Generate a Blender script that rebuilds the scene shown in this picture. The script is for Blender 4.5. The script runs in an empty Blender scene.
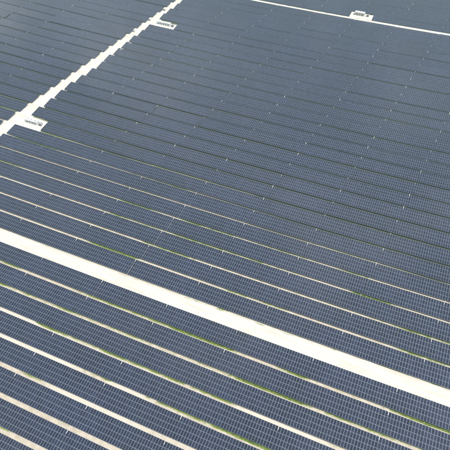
import bpy, bmesh, math, random
import numpy as np
from mathutils import Vector, Matrix
R = math.radians
random.seed(7)
rng = np.random.default_rng(11)
scene = bpy.context.scene

# ------------------------------------------------------------------ camera
F_PX, PITCH, YAW = 505.0, 46.938, 23.220      # focal length in px of a 450 px frame
CAM = (0.0, -118.4, 178.9)
cd = bpy.data.cameras.new('camera')
cam = bpy.data.objects.new('camera', cd)
scene.collection.objects.link(cam)
cd.sensor_fit = 'HORIZONTAL'; cd.sensor_width = 36.0
cd.lens = 36.0 * F_PX / 450.0
cd.clip_start = 1.0; cd.clip_end = 9000.0
cam.location = CAM
cam.rotation_euler = (R(90 - PITCH), 0, R(YAW))
scene.camera = cam

# ------------------------------------------------------------------ sky and sun
BANK = (-0.672, 0.571, 0.472)
SUN_EL, SUN_AZ = 63.0, 106.0                   # azimuth clockwise from +Y
w = bpy.data.worlds.new('World'); scene.world = w; w.use_nodes = True
nt = w.node_tree; N = nt.nodes; Lk = nt.links
for n in list(N): N.remove(n)
wo = N.new('ShaderNodeOutputWorld'); bg = N.new('ShaderNodeBackground'); bg.inputs['Strength'].default_value = 0.1
sky = N.new('ShaderNodeTexSky'); sky.sky_type = 'NISHITA'; sky.sun_disc = False
sky.sun_elevation = R(SUN_EL); sky.sun_rotation = R(SUN_AZ); sky.air_density = 1.0; sky.dust_density = 2.0
tc = N.new('ShaderNodeTexCoord')
nz = N.new('ShaderNodeTexNoise'); nz.inputs['Scale'].default_value = 3.2; nz.inputs['Detail'].default_value = 6; nz.inputs['Roughness'].default_value = 0.55
cr = N.new('ShaderNodeValToRGB'); cr.color_ramp.elements[0].position = 0.50; cr.color_ramp.elements[1].position = 0.68
mx = N.new('ShaderNodeMix'); mx.data_type = 'RGBA'; mx.inputs[7].default_value = (21, 21.2, 21.5, 1)
mm = N.new('ShaderNodeMath'); mm.operation = 'MULTIPLY'; mm.inputs[1].default_value = 0.5
Lk.new(tc.outputs['Generated'], nz.inputs['Vector']); Lk.new(nz.outputs['Fac'], cr.inputs['Fac'])
dt = N.new('ShaderNodeVectorMath'); dt.operation = 'DOT_PRODUCT'; dt.inputs[1].default_value = BANK
nrm = N.new('ShaderNodeVectorMath'); nrm.operation = 'NORMALIZE'; Lk.new(tc.outputs['Generated'], nrm.inputs[0]); Lk.new(nrm.outputs[0], dt.inputs[0])
wob = N.new('ShaderNodeMath'); wob.operation = 'MULTIPLY_ADD'; wob.inputs[1].default_value = 0.12; Lk.new(nz.outputs['Fac'], wob.inputs[0]); Lk.new(dt.outputs['Value'], wob.inputs[2])
bk = N.new('ShaderNodeMapRange'); bk.interpolation_type = 'SMOOTHSTEP'; bk.inputs[1].default_value = 1.032; bk.inputs[2].default_value = 1.064; Lk.new(wob.outputs[0], bk.inputs[0])
Lk.new(cr.outputs['Color'], mm.inputs[0])
mxx = N.new('ShaderNodeMath'); mxx.operation = 'MAXIMUM'; Lk.new(mm.outputs[0], mxx.inputs[0]); Lk.new(bk.outputs[0], mxx.inputs[1]); Lk.new(mxx.outputs[0], mx.inputs[0])
Lk.new(sky.outputs[0], mx.inputs[6]); Lk.new(mx.outputs[2], bg.inputs['Color']); Lk.new(bg.outputs[0], wo.inputs['Surface'])
sd = bpy.data.lights.new('sun', 'SUN'); sd.energy = 4.2; sd.angle = R(0.55); sd.color = (1.0, 0.955, 0.89)
sun = bpy.data.objects.new('sun', sd); scene.collection.objects.link(sun)
az = R(SUN_AZ); el = R(SUN_EL)
sdir = Vector((math.sin(az) * math.cos(el), math.cos(az) * math.cos(el), math.sin(el)))
sun.rotation_euler = sdir.to_track_quat('Z', 'Y').to_euler()
vs = scene.view_settings
vs.view_transform = 'Standard'; vs.look = 'None'; vs.gamma = 1.0; vs.use_curve_mapping = False
vs.exposure = 0.15
scene.render.engine = 'CYCLES'
scene.render.resolution_x = 1024; scene.render.resolution_y = 1024

# ------------------------------------------------------------------ helpers
def terr(x):
    d = (np.clip(x, -360, 260) + 80.0) / 100.0
    return 0.891 * d * d
def row_dz(u, v, blk):
    if v < 20: return 0.0
    a = min(1.0, (v - 20) / 60.0) * (0.8 if blk == 'left' else 0.55)
    return (float(vnoise(u / 55.0 + 5.3 * round(v / 10.0), v / 10.0 * 1.7, 41)) - 0.5) * a - (0.50 * min(1.0, max(0.0, (v - 90) / 70.0)) if blk != 'left' else 0.1)
def slope(x):
    return 0.891 * 2 * (x + 80.0) / 1e4 if -360 < x < 260 else 0.0
_c, _s = math.cos(R(PITCH)), math.sin(R(PITCH)); _y = R(YAW)
_F = np.array((-math.sin(_y) * _c, math.cos(_y) * _c, -_s)); _Rt = np.array((math.cos(_y), math.sin(_y), 0)); _U = np.cross(_Rt, _F)
def px(p):
    d = np.array(p, float) - np.array(CAM); z = d @ _F
    return 225 + F_PX * (d @ _Rt) / z, 225 - F_PX * (d @ _U) / z, z
def ground_at(x, y):
    """u,v on the terrain seen at pixel x,y (used once, to read field measurements)"""
    r = _F + _Rt * (x - 225) / F_PX - _U * (y - 225) / F_PX
    t = 0.0; z = 0.0
    for _ in range(8):
        t = (CAM[2] - z) / -r[2]; z = float(terr(r[0] * t))
    return r[0] * t + CAM[0], r[1] * t + CAM[1]

def vnoise(x, y, seed=0):
    x = np.asarray(x, float); y = np.asarray(y, float)
    xi = np.floor(x).astype(np.int64); yi = np.floor(y).astype(np.int64); fx = x - xi; fy = y - yi
    fx = fx * fx * (3 - 2 * fx); fy = fy * fy * (3 - 2 * fy)
    def h(a, b):
        n = (a * 374761393 + b * 668265263 + seed * 1274126177) & 0xffffffff
        n = ((n ^ (n >> 13)) * 1274126177) & 0xffffffff
        return ((n ^ (n >> 16)) & 0xffff) / 65535.0
    return (h(xi, yi) * (1 - fx) + h(xi + 1, yi) * fx) * (1 - fy) + (h(xi, yi + 1) * (1 - fx) + h(xi + 1, yi + 1) * fx) * fy

def link(name, me, mats, parent=None):
    o = bpy.data.objects.new(name, me)
    scene.collection.objects.link(o)
    for m in (mats if isinstance(mats, (list, tuple)) else [mats]):
        if m.name not in [k.name for k in me.materials if k]: me.materials.append(m)
    if parent: o.parent = parent
    return o
def tag(o, label, cat, group=None, kind=None):
    if label: o['label'] = label
    if cat: o['category'] = cat
    if group: o['group'] = group
    if kind: o['kind'] = kind
    return o
def empty(name, loc, rot=(0, 0, 0)):
    o = bpy.data.objects.new(name, None); scene.collection.objects.link(o)
    o.location = loc; o.rotation_euler = rot; o.empty_display_size = 0.5
    return o
class MB:
    def __init__(s): s.v = []; s.f = []; s.m = []; s.uv = []
    def quad(s, p, mi=0, uv=None):
        i = len(s.v); s.v += [tuple(q) for q in p]; s.f.append((i, i + 1, i + 2, i + 3)); s.m.append(mi)
        s.uv.append(uv or [(0, 0)] * 4)
    def box(s, x0, x1, y0, y1, z0, z1, mi=0, M=None):
        c = [Vector((x, y, z)) for x in (x0, x1) for y in (y0, y1) for z in (z0, z1)]
        if M: c = [M @ q for q in c]
        for a in ((0, 1, 3, 2), (4, 6, 7, 5), (0, 4, 5, 1), (2, 3, 7, 6), (0, 2, 6, 4), (1, 5, 7, 3)):
            s.quad([c[k] for k in a], mi)
    def mesh(s, name):
        me = bpy.data.meshes.new(name); me.from_pydata(s.v, [], s.f)
        me.polygons.foreach_set('material_index', s.m)
        uv = me.uv_layers.new(name='UVMap'); uv.data.foreach_set('uv', [c for q in s.uv for t in q for c in t])
        me.update(); return me

def mat(name):
    m = bpy.data.materials.new(name); m.use_nodes = True
    b = m.node_tree.nodes['Principled BSDF']; return m, m.node_tree, b
def noisy(name, c0, c1, scale, rough=0.8, metallic=0.0, bump=0.0, coord='Object', detail=4, lo=0.35, hi=0.65):
    m, t, b = mat(name); n = t.nodes; L = t.links
    tc = n.new('ShaderNodeTexCoord'); nz = n.new('ShaderNodeTexNoise'); nz.inputs['Scale'].default_value = scale; nz.inputs['Detail'].default_value = detail
    r = n.new('ShaderNodeValToRGB'); r.color_ramp.elements[0].color = (*c0, 1); r.color_ramp.elements[1].color = (*c1, 1)
    r.color_ramp.elements[0].position = lo; r.color_ramp.elements[1].position = hi
    L.new(tc.outputs[coord], nz.inputs['Vector']); L.new(nz.outputs['Fac'], r.inputs['Fac']); L.new(r.outputs['Color'], b.inputs['Base Color'])
    b.inputs['Roughness'].default_value = rough; b.inputs['Metallic'].default_value = metallic
    if bump:
        bp = n.new('ShaderNodeBump'); bp.inputs['Strength'].default_value = bump; bp.inputs['Distance'].default_value = 0.1
        L.new(nz.outputs['Fac'], bp.inputs['Height']); L.new(bp.outputs['Normal'], b.inputs['Normal'])
    return m

# ------------------------------------------------------------------ materials
def glass_mat():
    m, t, b = mat('panel_glass'); n = t.nodes; L = t.links
    uv = n.new('ShaderNodeUVMap'); uv.uv_map = 'UVMap'
    # the UV integer part carries the module number, its fraction the place on the module
    fr = n.new('ShaderNodeVectorMath'); fr.operation = 'FRACTION'; L.new(uv.outputs[0], fr.inputs[0])
    fl = n.new('ShaderNodeVectorMath'); fl.operation = 'FLOOR'; L.new(uv.outputs[0], fl.inputs[0])
    oi = n.new('ShaderNodeObjectInfo')
    ad = n.new('ShaderNodeVectorMath'); ad.operation = 'ADD'; L.new(fl.outputs[0], ad.inputs[0]); L.new(oi.outputs['Location'], ad.inputs[1])
    wn = n.new('ShaderNodeTexWhiteNoise'); wn.noise_dimensions = '3D'; L.new(ad.outputs[0], wn.inputs['Vector'])
    cr = n.new('ShaderNodeValToRGB'); e = cr.color_ramp.elements
    e[0].color = (0.007, 0.009, 0.026, 1); e[1].color = (0.017, 0.022, 0.052, 1)
    L.new(wn.outputs['Value'], cr.inputs['Fac'])
    # slow variation between batches of modules, in metres across the field
    ge = n.new('ShaderNodeNewGeometry'); nz = n.new('ShaderNodeTexNoise'); nz.inputs['Scale'].default_value = 0.035; nz.inputs['Detail'].default_value = 3
    L.new(ge.outputs['Position'], nz.inputs['Vector'])
    mr = n.new('ShaderNodeMapRange'); mr.inputs[1].default_value = 0.3; mr.inputs[2].default_value = 0.7; mr.inputs[3].default_value = 0.75; mr.inputs[4].default_value = 1.35
    L.new(nz.outputs['Fac'], mr.inputs[0])
    mu = n.new('ShaderNodeVectorMath'); mu.operation = 'SCALE'; L.new(cr.outputs['Color'], mu.inputs[0]); L.new(mr.outputs[0], mu.inputs['Scale'])
    # cell grid 6 x 12 : thin pale backsheet lines
    sx = n.new('ShaderNodeSeparateXYZ'); L.new(fr.outputs[0], sx.inputs[0])
    outs = []
    for k, cells in (('X', 6.0), ('Y', 12.0)):
        a = n.new('ShaderNodeMath'); a.operation = 'MULTIPLY'; a.inputs[1].default_value = cells; L.new(sx.outputs[k], a.inputs[0])
        p = n.new('ShaderNodeMath'); p.operation = 'PINGPONG'; p.inputs[1].default_value = 0.5; L.new(a.outputs[0], p.inputs[0])
        c = n.new('ShaderNodeMath'); c.operation = 'LESS_THAN'; c.inputs[1].default_value = 0.02; L.new(p.outputs[0], c.inputs[0]); outs.append(c)
    mxm = n.new('ShaderNodeMath'); mxm.operation = 'MAXIMUM'; L.new(outs[0].outputs[0], mxm.inputs[0]); L.new(outs[1].outputs[0], mxm.inputs[1])
    mi = n.new('ShaderNodeMix'); mi.data_type = 'RGBA'; mi.inputs[7].default_value = (0.10, 0.12, 0.18, 1)
    L.new(mxm.outputs[0], mi.inputs[0]); L.new(mu.outputs[0], mi.inputs[6]); L.new(mi.outputs[2], b.inputs['Base Color'])
    b.inputs['Roughness'].default_value = 0.10
    b.inputs['IOR'].default_value = 1.5
    b.inputs['Sheen Weight'].default_value = 0.0
    return m
M_glass = glass_mat()
M_frame = noisy('aluminium_frame', (0.185, 0.22, 0.285), (0.245, 0.28, 0.345), 3.0, 0.5, 0.15)
M_back = noisy('backsheet', (0.35, 0.35, 0.36), (0.42, 0.42, 0.43), 2.0, 0.7)
M_steel = noisy('galvanised_steel', (0.30, 0.31, 0.32), (0.42, 0.43, 0.44), 5.0, 0.5, 0.5)
M_box = noisy('white_cabinet_paint', (0.70, 0.71, 0.70), (0.82, 0.82, 0.80), 4.0, 0.45)
M_tray = noisy('cable_tray_zinc', (0.50, 0.50, 0.49), (0.62, 0.61, 0.59), 3.0, 0.5)
M_grey = noisy('grey_louvre_paint', (0.22, 0.23, 0.23), (0.32, 0.33, 0.33), 4.0, 0.6)
M_cabinet = noisy('grey_cabinet_paint', (0.42, 0.43, 0.42), (0.54, 0.55, 0.54), 4.0, 0.5)
M_beige = noisy('beige_render', (0.48, 0.44, 0.36), (0.58, 0.54, 0.45), 1.5, 0.9)
M_conc = noisy('pale_concrete', (0.68, 0.66, 0.60), (0.80, 0.78, 0.72), 0.6, 0.9, bump=0.2)
M_roof = noisy('white_roof', (0.66, 0.66, 0.64), (0.80, 0.80, 0.78), 0.8, 0.5)

def road_mat():
    m, t, b = mat('sand_road'); n = t.nodes; L = t.links
    ge = n.new('ShaderNodeNewGeometry')
    mp = n.new('ShaderNodeMapping'); mp.inputs['Scale'].default_value = (0.05, 0.35, 0.1); L.new(ge.outputs['Position'], mp.inputs['Vector'])
    n1 = n.new('ShaderNodeTexNoise'); n1.inputs['Scale'].default_value = 1.0; n1.inputs['Detail'].default_value = 6; n1.inputs['Roughness'].default_value = 0.6
    L.new(mp.outputs[0], n1.inputs['Vector'])
    n2 = n.new('ShaderNodeTexNoise'); n2.inputs['Scale'].default_value = 1.3; n2.inputs['Detail'].default_value = 5; L.new(ge.outputs['Position'], n2.inputs['Vector'])
    r = n.new('ShaderNodeValToRGB'); e = r.color_ramp.elements
    e[0].position = 0.30; e[0].color = (0.68, 0.63, 0.53, 1); e[1].position = 0.52; e[1].color = (0.79, 0.76, 0.69, 1)
    L.new(n1.outputs['Fac'], r.inputs['Fac'])
    r2 = n.new('ShaderNodeValToRGB'); e = r2.color_ramp.elements
    e[0].position = 0.3; e[0].color = (0.92, 0.91, 0.88, 1); e[1].position = 0.6; e[1].color = (1, 1, 1, 1); L.new(n2.outputs['Fac'], r2.inputs['Fac'])
    mu = n.new('ShaderNodeMix'); mu.data_type = 'RGBA'; mu.blend_type = 'MULTIPLY'; mu.inputs[0].default_value = 1.0
    L.new(r.outputs['Color'], mu.inputs[6]); L.new(r2.outputs['Color'], mu.inputs[7])
    # two pairs of wheel ruts along the wide road (world y), broken up by noise
    sy = n.new('ShaderNodeSeparateXYZ'); L.new(ge.outputs['Position'], sy.inputs[0])
    n3 = n.new('ShaderNodeTexNoise'); n3.inputs['Scale'].default_value = 0.035; n3.inputs['Detail'].default_value = 3; L.new(ge.outputs['Position'], n3.inputs['Vector'])
    ya = n.new('ShaderNodeMath'); ya.operation = 'MULTIPLY_ADD'; ya.inputs[1].default_value = 4.0; L.new(n3.outputs['Fac'], ya.inputs[0]); L.new(sy.outputs['Y'], ya.inputs[2])
    acc = None
    for yy in (-13.2, -11.5, -10.4, -8.8):
        d = n.new('ShaderNodeMath'); d.operation = 'SUBTRACT'; d.inputs[1].default_value = yy; L.new(ya.outputs[0], d.inputs[0])
        ab = n.new('ShaderNodeMath'); ab.operation = 'ABSOLUTE'; L.new(d.outputs[0], ab.inputs[0])
        mr = n.new('ShaderNodeMapRange'); mr.inputs[1].default_value = 0.08; mr.inputs[2].default_value = 0.55; mr.inputs[3].default_value = 0.55; mr.inputs[4].default_value = 0.0; L.new(ab.outputs[0], mr.inputs[0])
        if acc is None: acc = mr.outputs[0]
        else:
            mm_ = n.new('ShaderNodeMath'); mm_.operation = 'MAXIMUM'; L.new(acc, mm_.inputs[0]); L.new(mr.outputs[0], mm_.inputs[1]); acc = mm_.outputs[0]
    br = n.new('ShaderNodeMath'); br.operation = 'MULTIPLY'; L.new(acc, br.inputs[0]); L.new(n1.outputs['Fac'], br.inputs[1])
    rt = n.new('ShaderNodeMix'); rt.data_type = 'RGBA'; rt.inputs[7].default_value = (0.55, 0.50, 0.42, 1)
    L.new(br.outputs[0], rt.inputs[0]); L.new(mu.outputs[2], rt.inputs[6]); L.new(rt.outputs[2], b.inputs['Base Color'])
    b.inputs['Roughness'].default_value = 0.95
    bp = n.new('ShaderNodeBump'); bp.inputs['Strength'].default_value = 0.15; bp.inputs['Distance'].default_value = 0.15
    L.new(n2.outputs['Fac'], bp.inputs['Height']); L.new(bp.outputs['Normal'], b.inputs['Normal'])
    return m
M_road = road_mat()

def ground_mat():
    m, t, b = mat('sandy_ground'); n = t.nodes; L = t.links
    ge = n.new('ShaderNodeNewGeometry'); at = n.new('ShaderNodeAttribute'); at.attribute_name = 'cover'
    n1 = n.new('ShaderNodeTexNoise'); n1.inputs['Scale'].default_value = 0.45; n1.inputs['Detail'].default_value = 6; L.new(ge.outputs['Position'], n1.inputs['Vector'])
    n2 = n.new('ShaderNodeTexNoise'); n2.inputs['Scale'].default_value = 2.2; n2.inputs['Detail'].default_value = 5; L.new(ge.outputs['Position'], n2.inputs['Vector'])
    sand = n.new('ShaderNodeValToRGB'); e = sand.color_ramp.elements
    e[0].position = 0.35; e[0].color = (0.53, 0.47, 0.37, 1); e[1].position = 0.62; e[1].color = (0.65, 0.59, 0.49, 1); L.new(n1.outputs['Fac'], sand.inputs['Fac'])
    # white washed sand where the attribute says so
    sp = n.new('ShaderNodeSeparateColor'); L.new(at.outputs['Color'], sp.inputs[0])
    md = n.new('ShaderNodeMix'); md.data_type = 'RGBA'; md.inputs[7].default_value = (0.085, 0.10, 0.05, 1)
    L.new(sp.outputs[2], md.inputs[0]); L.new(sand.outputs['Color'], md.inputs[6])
    mw = n.new('ShaderNodeMix'); mw.data_type = 'RGBA'; mw.inputs[7].default_value = (0.72, 0.68, 0.59, 1)
    L.new(sp.outputs[1], mw.inputs[0]); L.new(md.outputs[2], mw.inputs[6])
    gr = n.new('ShaderNodeValToRGB'); e = gr.color_ramp.elements
    e[0].position = 0.35; e[0].color = (0.09, 0.18, 0.012, 1); e[1].position = 0.7; e[1].color = (0.30, 0.35, 0.085, 1); L.new(n2.outputs['Fac'], gr.inputs['Fac'])
    # break the grass border up with fine noise
    ad = n.new('ShaderNodeMath'); ad.operation = 'ADD'; L.new(sp.outputs[0], ad.inputs[0])
    sb = n.new('ShaderNodeMath'); sb.operation = 'SUBTRACT'; sb.inputs[1].default_value = 0.5; L.new(n2.outputs['Fac'], sb.inputs[0]); L.new(sb.outputs[0], ad.inputs[1])
    rr = n.new('ShaderNodeMapRange'); rr.inputs[1].default_value = 0.3; rr.inputs[2].default_value = 0.62; L.new(ad.outputs[0], rr.inputs[0])
    mg = n.new('ShaderNodeMix'); mg.data_type = 'RGBA'; L.new(rr.outputs[0], mg.inputs[0]); L.new(mw.outputs[2], mg.inputs[6]); L.new(gr.outputs['Color'], mg.inputs[7])
    L.new(mg.outputs[2], b.inputs['Base Color']); b.inputs['Roughness'].default_value = 0.95
    bp = n.new('ShaderNodeBump'); bp.inputs['Strength'].default_value = 0.25; bp.inputs['Distance'].default_value = 0.15
    L.new(n2.outputs['Fac'], bp.inputs['Height']); L.new(bp.outputs['Normal'], b.inputs['Normal'])
    return m
M_ground = ground_mat()

# ------------------------------------------------------------------ layout of the field (metres; X along the rows, Y away)
PITCH_V = 10.0
TAB_L, N_MOD, MOD = 31.65, 30, 1.052            # table pitch along a row, modules, module pitch
LOW_Y, HIGH_Y, LOW_Z, HIGH_Z = -3.9, 4.15, 0.95, 1.9
def edge_L(v): return -217.0 + 0.083 * (v - 65)      # table ends left of the diagonal track
def edge_R(v): return -208.9 + 0.065 * (v - 65)
def low_edge(n): return 10 * (n - 1) + 0.1 if n <= 6 else 50.1 + 10.3 * (n - 6)
rows = []                                       # (block, index, low edge v, u start, u end, gap phase)
for n in range(0, 28):
    lo = low_edge(n); hi = lo + 7.9
    rows.append(('main', n, lo, edge_R(lo + 4), 112 + 0.125 * lo, 1.6 + 0.125 * hi))
for j in range(0, 9):
    lo = -25.7 - 10 * j; hi = lo + 7.9
    rows.append(('front', j, lo, -218, 112, -6.0 + 0.125 * (hi + 17)))
for n in range(3, 27):
    lo = low_edge(n)
    rows.append(('left', n, lo, -395 + 0.12 * lo, edge_L(lo + 4), None))
for j in range(0, 8):
    lo = 280.2 + 10.3 * j; hi = lo + 7.9
    rows.append(('far', j, lo, -200, 150, 1.6 + 0.125 * hi))
PADS = {('main', 7): (-209, -193.6), ('main', 21): (-199, -180.9), ('far', 0): (-64.5, -46.8)}
tables = []                                     # dict(block,row,u0,u1,v,nmod)
for blk, idx, lo, us, ue, ph in rows:
    v = lo + 3.95
    if blk == 'left':
        u = ue; k = 0
        while u > us:
            tables.append(dict(b=blk, r=idx, u1=u, u0=u - TAB_L + 0.08, v=v, n=N_MOD)); u -= TAB_L
        continue
    k = math.floor((us - ph) / TAB_L); segs = []
    while True:
        a = ph + k * TAB_L + 0.04; b_ = a + TAB_L - 0.08; k += 1
        if a > ue: break
        if b_ < us + 2: continue
        if a < us: a = b_ - MOD * math.floor((b_ - us) / MOD)
        segs.append((a, b_))
    pad = PADS.get((blk, idx)); out = []
    for a, b_ in segs:
        if pad and a < pad[1] and b_ > pad[0]:
            if pad[0] - a > 3: out.append((a, a + MOD * math.floor((pad[0] - a) / MOD)))
            if b_ - pad[1] > 3: out.append((b_ - MOD * math.floor((b_ - pad[1]) / MOD), b_))
        else: out.append((a, b_))
    for a, b_ in out:
        tables.append(dict(b=blk, r=idx, u0=a, u1=b_, v=v, n=int(round((b_ - a) / MOD))))

# ------------------------------------------------------------------ ground
grass_segments = []      # (strip v centre, u from, u to, strength)
def strip_v(kind, k): return (10.0 * k - 0.4) if kind == 'up' else (-26.2 - 10.0 * k)
def seg(kind, k, xa, ya, xb, yb, s, white=False):
    ua, _ = ground_at(xa, ya); ub, _ = ground_at(xb, yb)
    grass_segments.append((strip_v(kind, k), min(ua, ub), max(ua, ub), s, white))
seg('dn', 0, 55, 281, 90, 295, .45); seg('dn', 0, 90, 295, 165, 324, .6); seg('dn', 0, 170, 326, 235, 351, .9); seg('dn', 0, 275, 366, 310, 380, .7)
seg('dn', 0, 310, 380, 390, 409, .3); seg('dn', 0, 395, 411, 470, 437, 1.0)
seg('dn', 1, 60, 305, 110, 325, .5); seg('dn', 1, 110, 325, 200, 362, .45); seg('dn', 1, 235, 377, 310, 405, .9); seg('dn', 1, 310, 405, 400, 441, .6)
seg('dn', 2, 50, 326, 100, 348, .6); seg('dn', 2, 110, 352, 190, 385, .7); seg('dn', 2, 0, 306, 40, 321, 1, True); seg('dn', 2, 235, 404, 330, 441, 1, True)
seg('dn', 3, -10, 330, 82, 368, 1, True); seg('dn', 3, 84, 369, 110, 380, .7); seg('dn', 3, 155, 400, 210, 423, .7); seg('dn', 3, 110, 380, 150, 398, .8, True); seg('dn', 3, 212, 424, 270, 450, .8)
seg('dn', 4, 20, 369, 45, 380, .5); seg('dn', 4, 90, 402, 115, 412, .35); seg('dn', 4, 50, 383, 140, 424, .9, True)
seg('dn', 5, 60, 417, 80, 426, .45); seg('dn', 6, 40, 440, 70, 452, .3)
seg('up', 0, 90, 241, 140, 258, .8); seg('up', 0, 170, 269, 190, 276, .35)
seg('up', 1, 95, 225, 110, 230, .3); seg('up', 1, 145, 242, 195, 259, .6)
seg('up', 2, 355, 293, 390, 305, .8); seg('up', 2, 250, 259, 275, 268, .5)
seg('up', 3, 340, 270, 372, 280, .7); seg('up', 3, 235, 237, 280, 252, .4)
seg('up', 4, 120, 185, 160, 197, .3)
def warp(v): return np.where(v < 50, v, 50 + (v - 50) / 1.03)
def cover(u, v):
    """grass amount and white sand amount at u,v (arrays)"""
    u = np.asarray(u, float); v = warp(np.asarray(v, float))
    south = v < -14
    c = np.where(south, (v + 26.2) / 10.0, (v + 0.4) / 10.0)
    d = (c - np.round(c)) * 10.0                # metres from the centre of the strip
    n1 = vnoise(u / 9.0, v / 3.0, 3); n2 = vnoise(u / 2.2, v / 0.9, 5); n3 = vnoise(u / 38.0, v / 14.0, 8)
    base = np.clip((n3 - 0.40) * 1.6, 0, 0.5) + np.where(south & (v > -60), 0.22, 0.0) + np.clip((v - 32) / 30.0, 0, 1) * 0.35
    white = np.clip((vnoise(u / 30.0, v / 9.0, 21) - 0.45) * 1.6, 0, 0.6)
    for vc, a, b_, s, wf in grass_segments:
        jit = (vnoise(u / 1.6, v / 0.6, 17) - 0.5) * 6.0
        k = np.clip((u + jit - a) / 5.0 + .5, 0, 1) * np.clip((b_ - u - jit) / 5.0 + .5, 0, 1) * (np.abs(v - vc) < 3.0)
        if wf: white = white + (s * (0.6 + 0.5 * vnoise(u / 6.0, v / 1.2, 19)) - white) * k; base = base * (1 - k)
        else: base = base + (s - base) * k; white = white * (1 - s * k)
    side = np.clip(0.55 + d * 1.3, 0.0, 1.0)    # grass prefers the damp side under the low edge
    g = base * (0.45 + 0.75 * n1 + 0.45 * (n2 - 0.5)) * (0.12 + 1.0 * side) * 1.15
    onroad = (v > -17.2) & (v < -9.2)
    g = np.where(onroad, np.clip((vnoise(u / 3.5, v / 0.8, 61) - 0.55) * 2.6, 0, 1) * (v > -11.2) * (0.3 + 0.7 * n3), g)
    return np.clip(g, 0, 1), np.clip(white, 0, 1)
us_ = np.concatenate([[-4000, -1500, -700, -450], np.arange(-390, 200, 0.9), [260, 450, 700, 1500, 4000]])
vlist = [-2500, -700, -300, -150]
offs = [-2.6, -2.0, -1.5, -1.1, -0.7, -0.3, 0.1, 0.5, 0.9, 1.6]
for j in range(8, -1, -1): vlist += [-25.8 - 10 * j + o for o in offs]
vlist += [-19, -17.2, -15, -13, -11, -10.4, -10.0, -9.6, -9.2, -8.5]
for n in range(0, 28): vlist += [low_edge(n + 1) - 0.1 + o for o in offs]
vlist += [281, 285, 290, 300, 340, 380, 450, 700, 1500, 4500]
vs_ = np.array(sorted(vlist))
UU, VV = np.meshgrid(us_, vs_)
ZZ = terr(UU) + (vnoise(UU / 14, VV / 14, 2) - 0.5) * 0.06
me = bpy.data.meshes.new('ground')
nv, nu = UU.shape
co = np.stack([UU, VV, ZZ], -1).reshape(-1, 3)
idx = np.arange(nv * nu).reshape(nv, nu)
fa = np.stack([idx[:-1, :-1], idx[:-1, 1:], idx[1:, 1:], idx[1:, :-1]], -1).reshape(-1, 4)
me.vertices.add(len(co)); me.vertices.foreach_set('co', co.astype(np.float32).ravel())
me.loops.add(fa.size); me.loops.foreach_set('vertex_index', fa.ravel().astype(np.int32))
me.polygons.add(len(fa)); me.polygons.foreach_set('loop_start', np.arange(0, fa.size, 4, dtype=np.int32)); me.polygons.foreach_set('loop_total', np.full(len(fa), 4, dtype=np.int32))
me.update(calc_edges=True)
G_, W_ = cover(UU, VV)
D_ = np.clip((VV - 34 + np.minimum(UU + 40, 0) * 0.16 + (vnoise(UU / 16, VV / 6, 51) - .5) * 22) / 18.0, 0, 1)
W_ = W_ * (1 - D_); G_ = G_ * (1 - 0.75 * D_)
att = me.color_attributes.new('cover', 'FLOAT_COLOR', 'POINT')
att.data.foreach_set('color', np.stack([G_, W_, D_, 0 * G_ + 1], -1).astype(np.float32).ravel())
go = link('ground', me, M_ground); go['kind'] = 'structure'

# ------------------------------------------------------------------ roads: thin sheets with ragged borders
def road(name, fn_a, fn_b, t0, t1, step, across, along_u=True, m=M_road, lift=0.05):
    """fn_a / fn_b give the two borders at parameter t"""
    ts = np.arange(t0, t1 + step, step); vsx = []; fs = []
    k = across
    for i, tt in enumerate(ts):
        a = fn_a(tt) + (float(vnoise(tt / 1.7, 3.1, 31)) - .5) * 0.5; b_ = fn_b(tt) + (float(vnoise(tt / 2.3, 7.7, 33)) - .5) * 0.9 + (float(vnoise(tt / 17.0, 1.7, 37)) - .5) * 0.8
        for q in range(k + 1):
            s = a + (b_ - a) * q / k
            x, y = (tt, s) if along_u else (s, tt)
            edge = 0.0 if q in (0, k) else 1.0
            vsx.append((x, y, float(terr(x)) + 0.035 + lift * edge + (float(vnoise(x / 2.5, y / 2.5, 12)) - .5) * 0.02 * edge))
    for i in range(len(ts) - 1):
        for q in range(k):
            p = i * (k + 1) + q; c = (p, p + k + 1, p + k + 2, p + 1)
            fs.append(c if along_u is False and False else (c if not along_u else c))
    me = bpy.data.meshes.new(name); me.from_pydata(vsx, [], fs); me.update()
    bm = bmesh.new(); bm.from_mesh(me); bmesh.ops.recalc_face_normals(bm, faces=bm.faces)
    if bm.faces and sum(f.normal.z for f in bm.faces) < 0: bmesh.ops.reverse_faces(bm, faces=bm.faces)
    bm.to_mesh(me); bm.free()
    o = link(name, me, m); o['kind'] = 'structure'; return o
road('sand_road', lambda t: -17.5, lambda t: -10.2, -420, 200, 1.2, 6)
road('sand_road', lambda t: 274.6, lambda t: 280.6, -420, 260, 2.5, 4, lift=0.08)
road('sand_track', lambda t: edge_L(t) - 2.0, lambda t: edge_R(t) + 2.5, -10, 274.4, 1.5, 6, along_u=False, lift=0.11)

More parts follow.
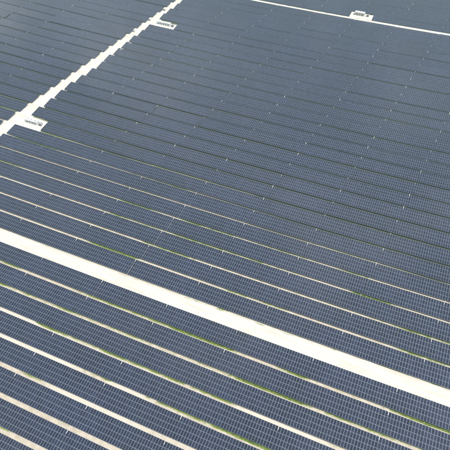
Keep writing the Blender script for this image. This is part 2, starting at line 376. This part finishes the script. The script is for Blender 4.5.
# ------------------------------------------------------------------ solar tables
SL = math.hypot(HIGH_Y - LOW_Y, HIGH_Z - LOW_Z); TILT = math.atan2(HIGH_Z - LOW_Z, HIGH_Y - LOW_Y)
ROWL = SL / 4
def slantM():
    return Matrix.Translation((0, LOW_Y, LOW_Z)) @ Matrix.Rotation(TILT, 4, 'X')
def module_faces(mb, x0, y0, i, j, M, light=False):
    g = 0.012; fw = 0.062; x1 = x0 + MOD; y1 = y0 + ROWL
    X0, X1, Y0, Y1 = x0 + g, x1 - g, y0 + g, y1 - g
    a, b_, c, d = X0 + fw, X1 - fw, Y0 + fw, Y1 - fw
    T = lambda x, y, z: M @ Vector((x, y, z))
    zt, zg = 0.040, 0.036
    e = 1e-3
    mb.quad([T(a, c, zg), T(b_, c, zg), T(b_, d, zg), T(a, d, zg)], 0, [(i + e, j + e), (i + 1 - e, j + e), (i + 1 - e, j + 1 - e), (i + e, j + 1 - e)])
    mb.quad([T(X0, Y0, zt), T(X1, Y0, zt), T(b_, c, zt), T(a, c, zt)], 1)
    mb.quad([T(X1, Y0, zt), T(X1, Y1, zt), T(b_, d, zt), T(b_, c, zt)], 1)
    mb.quad([T(X1, Y1, zt), T(X0, Y1, zt), T(a, d, zt), T(b_, d, zt)], 1)
    mb.quad([T(X0, Y1, zt), T(X0, Y0, zt), T(a, c, zt), T(a, d, zt)], 1)
    if not light:
        mb.quad([T(X0, Y0, 0), T(X1, Y0, 0), T(X1, Y0, zt), T(X0, Y0, zt)], 1)
        mb.quad([T(X1, Y1, 0), T(X0, Y1, 0), T(X0, Y1, zt), T(X1, Y1, zt)], 1)
        mb.quad([T(X0, Y1, 0), T(X0, Y0, 0), T(X0, Y0, zt), T(X0, Y1, zt)], 1)
        mb.quad([T(X1, Y0, 0), T(X1, Y1, 0), T(X1, Y1, zt), T(X1, Y0, zt)], 1)
    mb.quad([T(X0, Y0, 0.002), T(X0, Y1, 0.002), T(X1, Y1, 0.002), T(X1, Y0, 0.002)], 2)
_row_cache = {}
def row_mesh(n, j, light=False):
    key = (n, j, light)
    if key not in _row_cache:
        mb = MB(); M = slantM()
        for i in range(n): module_faces(mb, -n * MOD / 2 + i * MOD, j * ROWL, i, j, M, light)
        me = mb.mesh('panel_row_%d' % n)
        for m in (M_glass, M_frame, M_back): me.materials.append(m)
        _row_cache[key] = me
    return _row_cache[key]
_sup_cache = {}
def support_mesh(n):
    if n not in _sup_cache:
        mb = MB(); L_ = n * MOD / 2; M = slantM()
        for j in range(4):
            for f in (0.25, 0.75): mb.box(-L_ + 0.02, L_ - 0.02, j * ROWL + f * ROWL - 0.03, j * ROWL + f * ROWL + 0.03, -0.085, -0.004, 0, M)
        k = max(2, int(round(2 * L_ / 4.0)) + 1)
        for q in range(k):
            x = -L_ + 0.7 + (2 * L_ - 1.4) * q / (k - 1)
            mb.box(x - 0.035, x + 0.035, 0.5, SL - 0.5, -0.19, -0.088, 0, M)
            for yy in (-2.3, 2.3):
                zt = LOW_Z + (yy - LOW_Y) * math.tan(TILT) - 0.2
                mb.box(x - 0.06, x + 0.06, yy - 0.06, yy + 0.06, -0.5, zt, 0)
        _sup_cache[n] = mb.mesh('support_frame_%d' % n)
    return _sup_cache[n]
_small = {}
def box_mesh():
    if 'b' not in _small:
        mb = MB(); mb.box(-0.15, 0.15, HIGH_Y + 0.05, HIGH_Y + 0.25, 1.45, 2.2); mb.box(-0.18, 0.18, HIGH_Y + 0.02, HIGH_Y + 0.28, 2.203, 2.24)
        mb.box(-0.03, 0.03, HIGH_Y + 0.14, HIGH_Y + 0.2, -0.3, 1.45)
        _small['b'] = mb.mesh('combiner_box')
    return _small['b']
def tray_mesh():
    if 't' not in _small:
        mb = MB(); M = slantM(); mb.box(-0.12, 0.12, SL - 1.25, SL + 0.05, 0.042, 0.09, 0, M); mb.box(-0.14, -0.122, SL - 1.25, SL + 0.05, 0.042, 0.12, 0, M); mb.box(0.122, 0.14, SL - 1.25, SL + 0.05, 0.042, 0.12, 0, M)
        _small['t'] = mb.mesh('cable_tray')
    return _small['t']

def quad_px(t):
    z0 = float(terr((t['u0'] + t['u1']) / 2))
    return [px(p) for p in ((t['u0'], t['v'] + LOW_Y, z0 + LOW_Z), (t['u1'], t['v'] + LOW_Y, z0 + LOW_Z), (t['u1'], t['v'] + HIGH_Y, z0 + HIGH_Z), (t['u0'], t['v'] + HIGH_Y, z0 + HIGH_Z))]
def clip_area(poly):
    P = [(a, b_) for a, b_, _ in poly]
    for ax, lim, sgn in ((0, 0, 1), (0, 450, -1), (1, 0, 1), (1, 450, -1)):
        Q = []
        for i in range(len(P)):
            A, B = P[i], P[(i + 1) % len(P)]; da = (A[ax] - lim) * sgn; db = (B[ax] - lim) * sgn
            if da >= 0: Q.append(A)
            if da * db < 0:
                f = da / (da - db); Q.append((A[0] + (B[0] - A[0]) * f, A[1] + (B[1] - A[1]) * f))
        P = Q
        if not P: return 0.0
    return abs(sum(P[i][0] * P[(i + 1) % len(P)][1] - P[(i + 1) % len(P)][0] * P[i][1] for i in range(len(P)))) / 2
for t in tables:
    t['area'] = clip_area(quad_px(t)) if min(q[2] for q in quad_px(t)) > 5 else 0.0
vis = sorted([t for t in tables if t['area'] > 3], key=lambda t: -t['area'])
single = vis[:300]
for t in tables: t['one'] = False
for t in single: t['one'] = True
print('tables', len(tables), 'visible', len(vis))

ORD = ['first', 'second', 'third', 'fourth', 'fifth', 'sixth', 'seventh', 'eighth', 'ninth', 'tenth', 'eleventh', 'twelfth', 'thirteenth', 'fourteenth', 'fifteenth', 'sixteenth', 'seventeenth', 'eighteenth', 'nineteenth', 'twentieth']
byrow = {}
for t in vis: byrow.setdefault((t['b'], t['r']), []).append(t)
left_rows = sorted([k[1] for k in byrow if k[0] == 'left'])
for (b_, r), ts in byrow.items():
    ts.sort(key=lambda t: t['u0'] if b_ != 'left' else -t['u1'])
    for i, t in enumerate(ts):
        q = ORD[i]
        if b_ == 'main' and r < 14: s = '%s solar table from the left, %s row above the wide white road' % (q, ORD[r])
        elif b_ == 'main': s = '%s solar table from the left, %s row below the thin far road' % (q, ORD[27 - r])
        elif b_ == 'front': s = '%s solar table from the left, %s row below the wide white road' % (q, ORD[r])
        elif b_ == 'far': s = '%s solar table from the left, %s row beyond the thin far road' % (q, ORD[r])
        else: s = '%s solar table left of the diagonal track, %s row up from the lowest there' % (q, ORD[min(19, left_rows.index(r))])
        t['label'] = s
GROUP = {'main': 'solar tables between the two roads', 'front': 'solar tables below the wide white road', 'left': 'solar tables left of the diagonal track', 'far': 'solar tables beyond the thin far road'}

def make_table(t):
    uc = (t['u0'] + t['u1']) / 2
    h = math.sin(t['r'] * 12.9898 + uc * 0.78233) * 43758.5453; h -= math.floor(h)
    h2 = math.sin(t['r'] * 3.11 + uc * 1.377) * 1531.3; h2 -= math.floor(h2)
    root = empty('solar_table', (uc, t['v'], float(terr(uc)) + (h - .5) * 0.06 + row_dz(uc, t['v'], t['b'])), (R((h2 - .5) * 1.4), -slope(uc), 0))
    tag(root, t['label'], 'solar table', GROUP[t['b']])
    for j in range(4): link('panel_row', row_mesh(t['n'], j), M_glass, root)
    link('support_frame', support_mesh(t['n']), M_steel, root)
    if t['n'] == N_MOD and not (t['b'] == 'left' and t['u1'] > edge_L(t['v']) - 5):
        hh = (h * 7.3) % 1
        if hh < 0.8:
            o = link('cable_tray', tray_mesh(), M_tray, root); o.location.x = N_MOD * MOD / 2 + 0.04
        if hh > 0.45:
            o = link('combiner_box', box_mesh(), M_box, root); o.location.x = N_MOD * MOD / 2 + 0.04
for t in single: make_table(t)

# the remaining tables (smallest in view, and those just outside it): one mesh
rest = [t for t in tables if not t['one']]
V, Fc, Mi, UVs = [], [], [], []; nvtx = 0
def arrays(me):
    v = np.empty(len(me.vertices) * 3); me.vertices.foreach_get('co', v)
    l = np.empty(len(me.loops), dtype=np.int64); me.loops.foreach_get('vertex_index', l)
    m = np.empty(len(me.polygons), dtype=np.int64); me.polygons.foreach_get('material_index', m)
    uv = np.empty(len(me.loops) * 2)
    me.uv_layers[0].data.foreach_get('uv', uv)
    return v.reshape(-1, 3), l, m, uv.reshape(-1, 2)
_arr = {}
for t in rest:
    n = t['n']
    if n < 1: continue
    if n not in _arr:
        parts = [arrays(row_mesh(n, j, True)) for j in range(4)] + [arrays(support_mesh(n))]
        parts[4] = (parts[4][0], parts[4][1], parts[4][2] * 0 + 3, parts[4][3])
        if n == N_MOD:
            b_ = arrays(box_mesh()); bv = b_[0].copy(); bv[:, 0] += N_MOD * MOD / 2 + 0.04; parts.append((bv, b_[1], b_[2] * 0 + 4, b_[3]))
        vv, ll, m_, uu = [], [], [], []; o = 0
        for a in parts:
            vv.append(a[0]); ll.append(a[1] + o); o += len(a[0]); m_.append(a[2]); uu.append(a[3])
        _arr[n] = (np.concatenate(vv), np.concatenate(ll), np.concatenate(m_), np.concatenate(uu))
    v0, l0, m0, u0 = _arr[n]
    uc = (t['u0'] + t['u1']) / 2; a = slope(uc)
    v1 = v0.copy(); v1[:, 2] += v0[:, 0] * a; v1 += np.array([uc, t['v'], float(terr(uc)) + (random.random() - .5) * 0.06 + row_dz(uc, t['v'], t['b'])])
    V.append(v1); Fc.append(l0 + nvtx); nvtx += len(v1); Mi.append(m0)
    uo = u0.copy(); uo += np.array([37 * (len(V) % 11), 5 * (len(V) % 7)]); UVs.append(uo)
if V:
    V = np.concatenate(V); Fc = np.concatenate(Fc); Mi = np.concatenate(Mi); UVs = np.concatenate(UVs)
    me = bpy.data.meshes.new('far_solar_tables'); me.vertices.add(len(V)); me.vertices.foreach_set('co', V.astype(np.float32).ravel())
    me.loops.add(len(Fc)); me.loops.foreach_set('vertex_index', Fc.astype(np.int32))
    me.polygons.add(len(Fc) // 4); me.polygons.foreach_set('loop_start', np.arange(0, len(Fc), 4, dtype=np.int32)); me.polygons.foreach_set('loop_total', np.full(len(Fc) // 4, 4, dtype=np.int32))
    me.update(calc_edges=True)
    me.polygons.foreach_set('material_index', Mi.astype(np.int32))
    uvl = me.uv_layers.new(name='UVMap'); uvl.data.foreach_set('uv', UVs.astype(np.float32).ravel())
    for m in (M_glass, M_frame, M_back, M_steel, M_box): me.materials.append(m)
    o = link('distant_solar_tables', me, M_glass)
    tag(o, 'mass of small distant dark blue solar tables along the far edges of the picture', 'solar tables', None, 'stuff')

# ------------------------------------------------------------------ inverter stations on their pads
def flat_pad(name, pts, h=0.12, m=M_conc):
    bm = bmesh.new(); lo = [bm.verts.new((x, y, float(terr(x)) - 0.3)) for x, y in pts]; hi = [bm.verts.new((x, y, float(terr(x)) + h)) for x, y in pts]
    bm.faces.new(hi); bm.faces.new(lo[::-1]); k = len(pts)
    for i in range(k): bm.faces.new((lo[i], lo[(i + 1) % k], hi[(i + 1) % k], hi[i]))
    me = bpy.data.meshes.new(name); bm.to_mesh(me); bm.free(); me.update()
    o = link(name, me, m); o['kind'] = 'structure'; return o
def station(u, v, L_, D, H_, label, wall=M_box, louv=4, rz=0):
    z = float(terr(u)) + 0.12
    root = empty('inverter_station', (u, v, z), (0, 0, rz)); tag(root, label, 'inverter station')
    def part(name, fn, m, par=root):
        mb = MB(); fn(mb); me = mb.mesh(name); return link(name, me, m, par)
    part('wall', lambda b: (b.box(-L_ / 2, L_ / 2, -D / 2, D / 2, 0.25, H_), b.box(-L_ / 2 + .1, L_ / 2 - .1, -D / 2 + .1, D / 2 - .1, 0, 0.25)), wall)
    part('roof', lambda b: b.box(-L_ / 2 - .12, L_ / 2 + .12, -D / 2 - .12, D / 2 + .12, H_ + .003, H_ + .14), M_roof)
    w_ = L_ / (2 * louv + 1)
    for k in range(louv):
        x = -L_ / 2 + w_ * (2 * k + 1); sh = (k % 2)
        if sh:
            d = part('door', lambda b: b.box(x, x + w_ * 1.1, -D / 2 - .05, -D / 2 - .002, .35, H_ - .25), M_grey)
            part('handle', lambda b: b.box(x + w_ * .9, x + w_ * .95, -D / 2 - .10, -D / 2 - .052, 1.1, 1.3), M_steel, d)
        else:
            def f(b):
                n = 9
                for q in range(n):
                    zz = .5 + q * (H_ - 1.0) / n; b.box(x, x + w_ * 1.25, -D / 2 - .09, -D / 2 - .002, zz, zz + (H_ - 1.0) / n * .7)
            part('louvre', f, M_grey)
    for k in range(3):
        x = -L_ * .3 + k * L_ * .3
        part('roof_vent', lambda b: b.box(x - .35, x + .35, -.35, .35, H_ + .143, H_ + .42), M_cabinet)
    return root
def transformer(u, v, label):
    z = float(terr(u)) + 0.12
    root = empty('transformer', (u, v, z)); tag(root, label, 'transformer', None)
    mb = MB(); mb.box(-.9, .9, -.6, .6, .15, 1.6); link('tank', mb.mesh('tank'), M_cabinet, root)
    mb = MB()
    for k in range(9): x = -.8 + k * .2; mb.box(x - .025, x + .025, -.95, -.603, .35, 1.4); mb.box(x - .025, x + .025, .603, .95, .35, 1.4)
    link('cooling_fins', mb.mesh('cooling_fins'), M_grey, root)
    for k in range(3):
        bm = bmesh.new(); bmesh.ops.create_cone(bm, cap_ends=True, segments=10, radius1=.1, radius2=.05, depth=.4)
        for q in bm.verts: q.co += Vector((-.5 + k * .5, 0, 1.805))
        me = bpy.data.meshes.new('bushing'); bm.to_mesh(me); bm.free(); link('bushing', me, M_grey, root)
flat_pad('concrete_pad', [(-210, 58.6), (-193.7, 58.6), (-193.7, 69.6), (-209, 69.6)])
station(-203.0, 65.3, 8.5, 2.4, 2.0, 'white inverter container with grey louvres on the nearer pad beside the track')
transformer(-197.0, 65.3, 'grey finned transformer right of the white container on the nearer pad')
flat_pad('concrete_pad', [(-200.5, 202.9), (-181, 202.9), (-181, 212.4), (-200, 212.4)])
station(-191.0, 208.6, 11, 2.4, 2.0, 'white inverter container with grey doors on the upper pad beside the track', louv=5)
transformer(-183.6, 208.6, 'grey finned transformer at the right end of the upper pad')
flat_pad('concrete_pad', [(-64.6, 280.3), (-46.7, 280.3), (-46.7, 289.6), (-52, 289.8), (-57, 291.2), (-64.6, 290.0)])
station(-57.6, 286.4, 7.5, 3.0, 2.3, 'beige inverter building on the white pad beyond the thin far road', wall=M_beige, louv=3)
transformer(-51.2, 286.2, 'grey finned transformer right of the beige building beyond the far road')
def cabinet(u, v, label):
    z = float(terr(u)) + 0.14
    root = empty('cabinet', (u, v, z), (0, 0, R(-7))); tag(root, label, 'cabinet', 'grey cabinets along the diagonal track')
    mb = MB(); mb.box(-1.1, 1.1, -.5, .5, .12, 1.1); mb.box(-1.2, 1.2, -.6, .6, -.2, .12); link('body', mb.mesh('body'), M_cabinet, root)
    mb = MB(); mb.box(-1.16, 1.16, -.56, .56, 1.103, 1.17); link('lid', mb.mesh('lid'), M_cabinet, root)
    for s in (-1, 1):
        mb = MB(); mb.box(s * .55 - .48, s * .55 + .48, -.54, -.502, .2, 1.05); link('door', mb.mesh('door'), M_grey, root)
for (x, y, lb) in ((133.5, 31.8, 'grey cabinet on the left verge of the track, lowest of three'), (149.3, 20.6, 'grey cabinet on the left verge of the track opposite the upper pad'), (164.2, 10.6, 'grey cabinet on the left verge of the track, nearest the top of the picture')):
    u, v = ground_at(x, y); cabinet(u, v, lb)

# ------------------------------------------------------------------ grass tufts in the strips
gm = []
M_grass = noisy('grass_blades', (0.10, 0.20, 0.012), (0.29, 0.36, 0.06), 0.6, 0.8)
tv, tf = [], []
NT = 90000
cu = rng.uniform(-190, 95, NT); strip = rng.integers(0, 14, NT)
cv = np.where(strip < 8, -26.2 - 10 * strip, 10.0 * (strip - 8) - 0.4) + rng.uniform(-0.9, 1.5, NT)
g, _w = cover(cu, cv); keep = rng.uniform(0, 1, NT) < np.clip((g - .3) * 1.6, 0, 1)
cu, cv, g = cu[keep], cv[keep], g[keep]
for x, y, gg in zip(cu, cv, g):
    z = float(terr(x)); s = 0.5 + gg
    for k in range(5):
        a = random.random() * 6.283; r = random.random() * .16; h = s * random.uniform(.10, .26); wd = .05 * s
        bx, by = x + r * math.cos(a), y + r * math.sin(a); dx, dy = math.cos(a + 1.5) * wd, math.sin(a + 1.5) * wd
        lx, ly = math.cos(a) * h * .7, math.sin(a) * h * .7; i = len(tv)
        tv += [(bx - dx, by - dy, z - .02), (bx + dx, by + dy, z - .02), (bx + lx, by + ly, z + h)]; tf.append((i, i + 1, i + 2))
me = bpy.data.meshes.new('grass'); me.from_pydata(tv, [], tf); me.update()
o = link('grass', me, M_grass); tag(o, 'green grass growing in the sandy strips between the panel rows', 'grass', None, 'stuff')
print('tufts', len(cu))

# ------------------------------------------------------------------ haze: one closed box of even air round the camera and the field
HAZE = 0.00062
mb = MB(); mb.box(-4200, 4200, -2700, 4700, -3.0, 190.0)
hz = bpy.data.meshes.new('haze'); hz = mb.mesh('haze')
hm = bpy.data.materials.new('haze_air'); hm.use_nodes = True
for n in list(hm.node_tree.nodes): hm.node_tree.nodes.remove(n)
ho = hm.node_tree.nodes.new('ShaderNodeOutputMaterial'); pv = hm.node_tree.nodes.new('ShaderNodeVolumePrincipled')
pv.inputs['Color'].default_value = (0.68, 0.90, 0.87, 1); pv.inputs['Density'].default_value = HAZE; pv.inputs['Anisotropy'].default_value = 0.2
hm.node_tree.links.new(pv.outputs[0], ho.inputs['Volume'])
o = link('haze', hz, hm); o['kind'] = 'stuff'; o['label'] = 'thin pale haze in the air over the field'
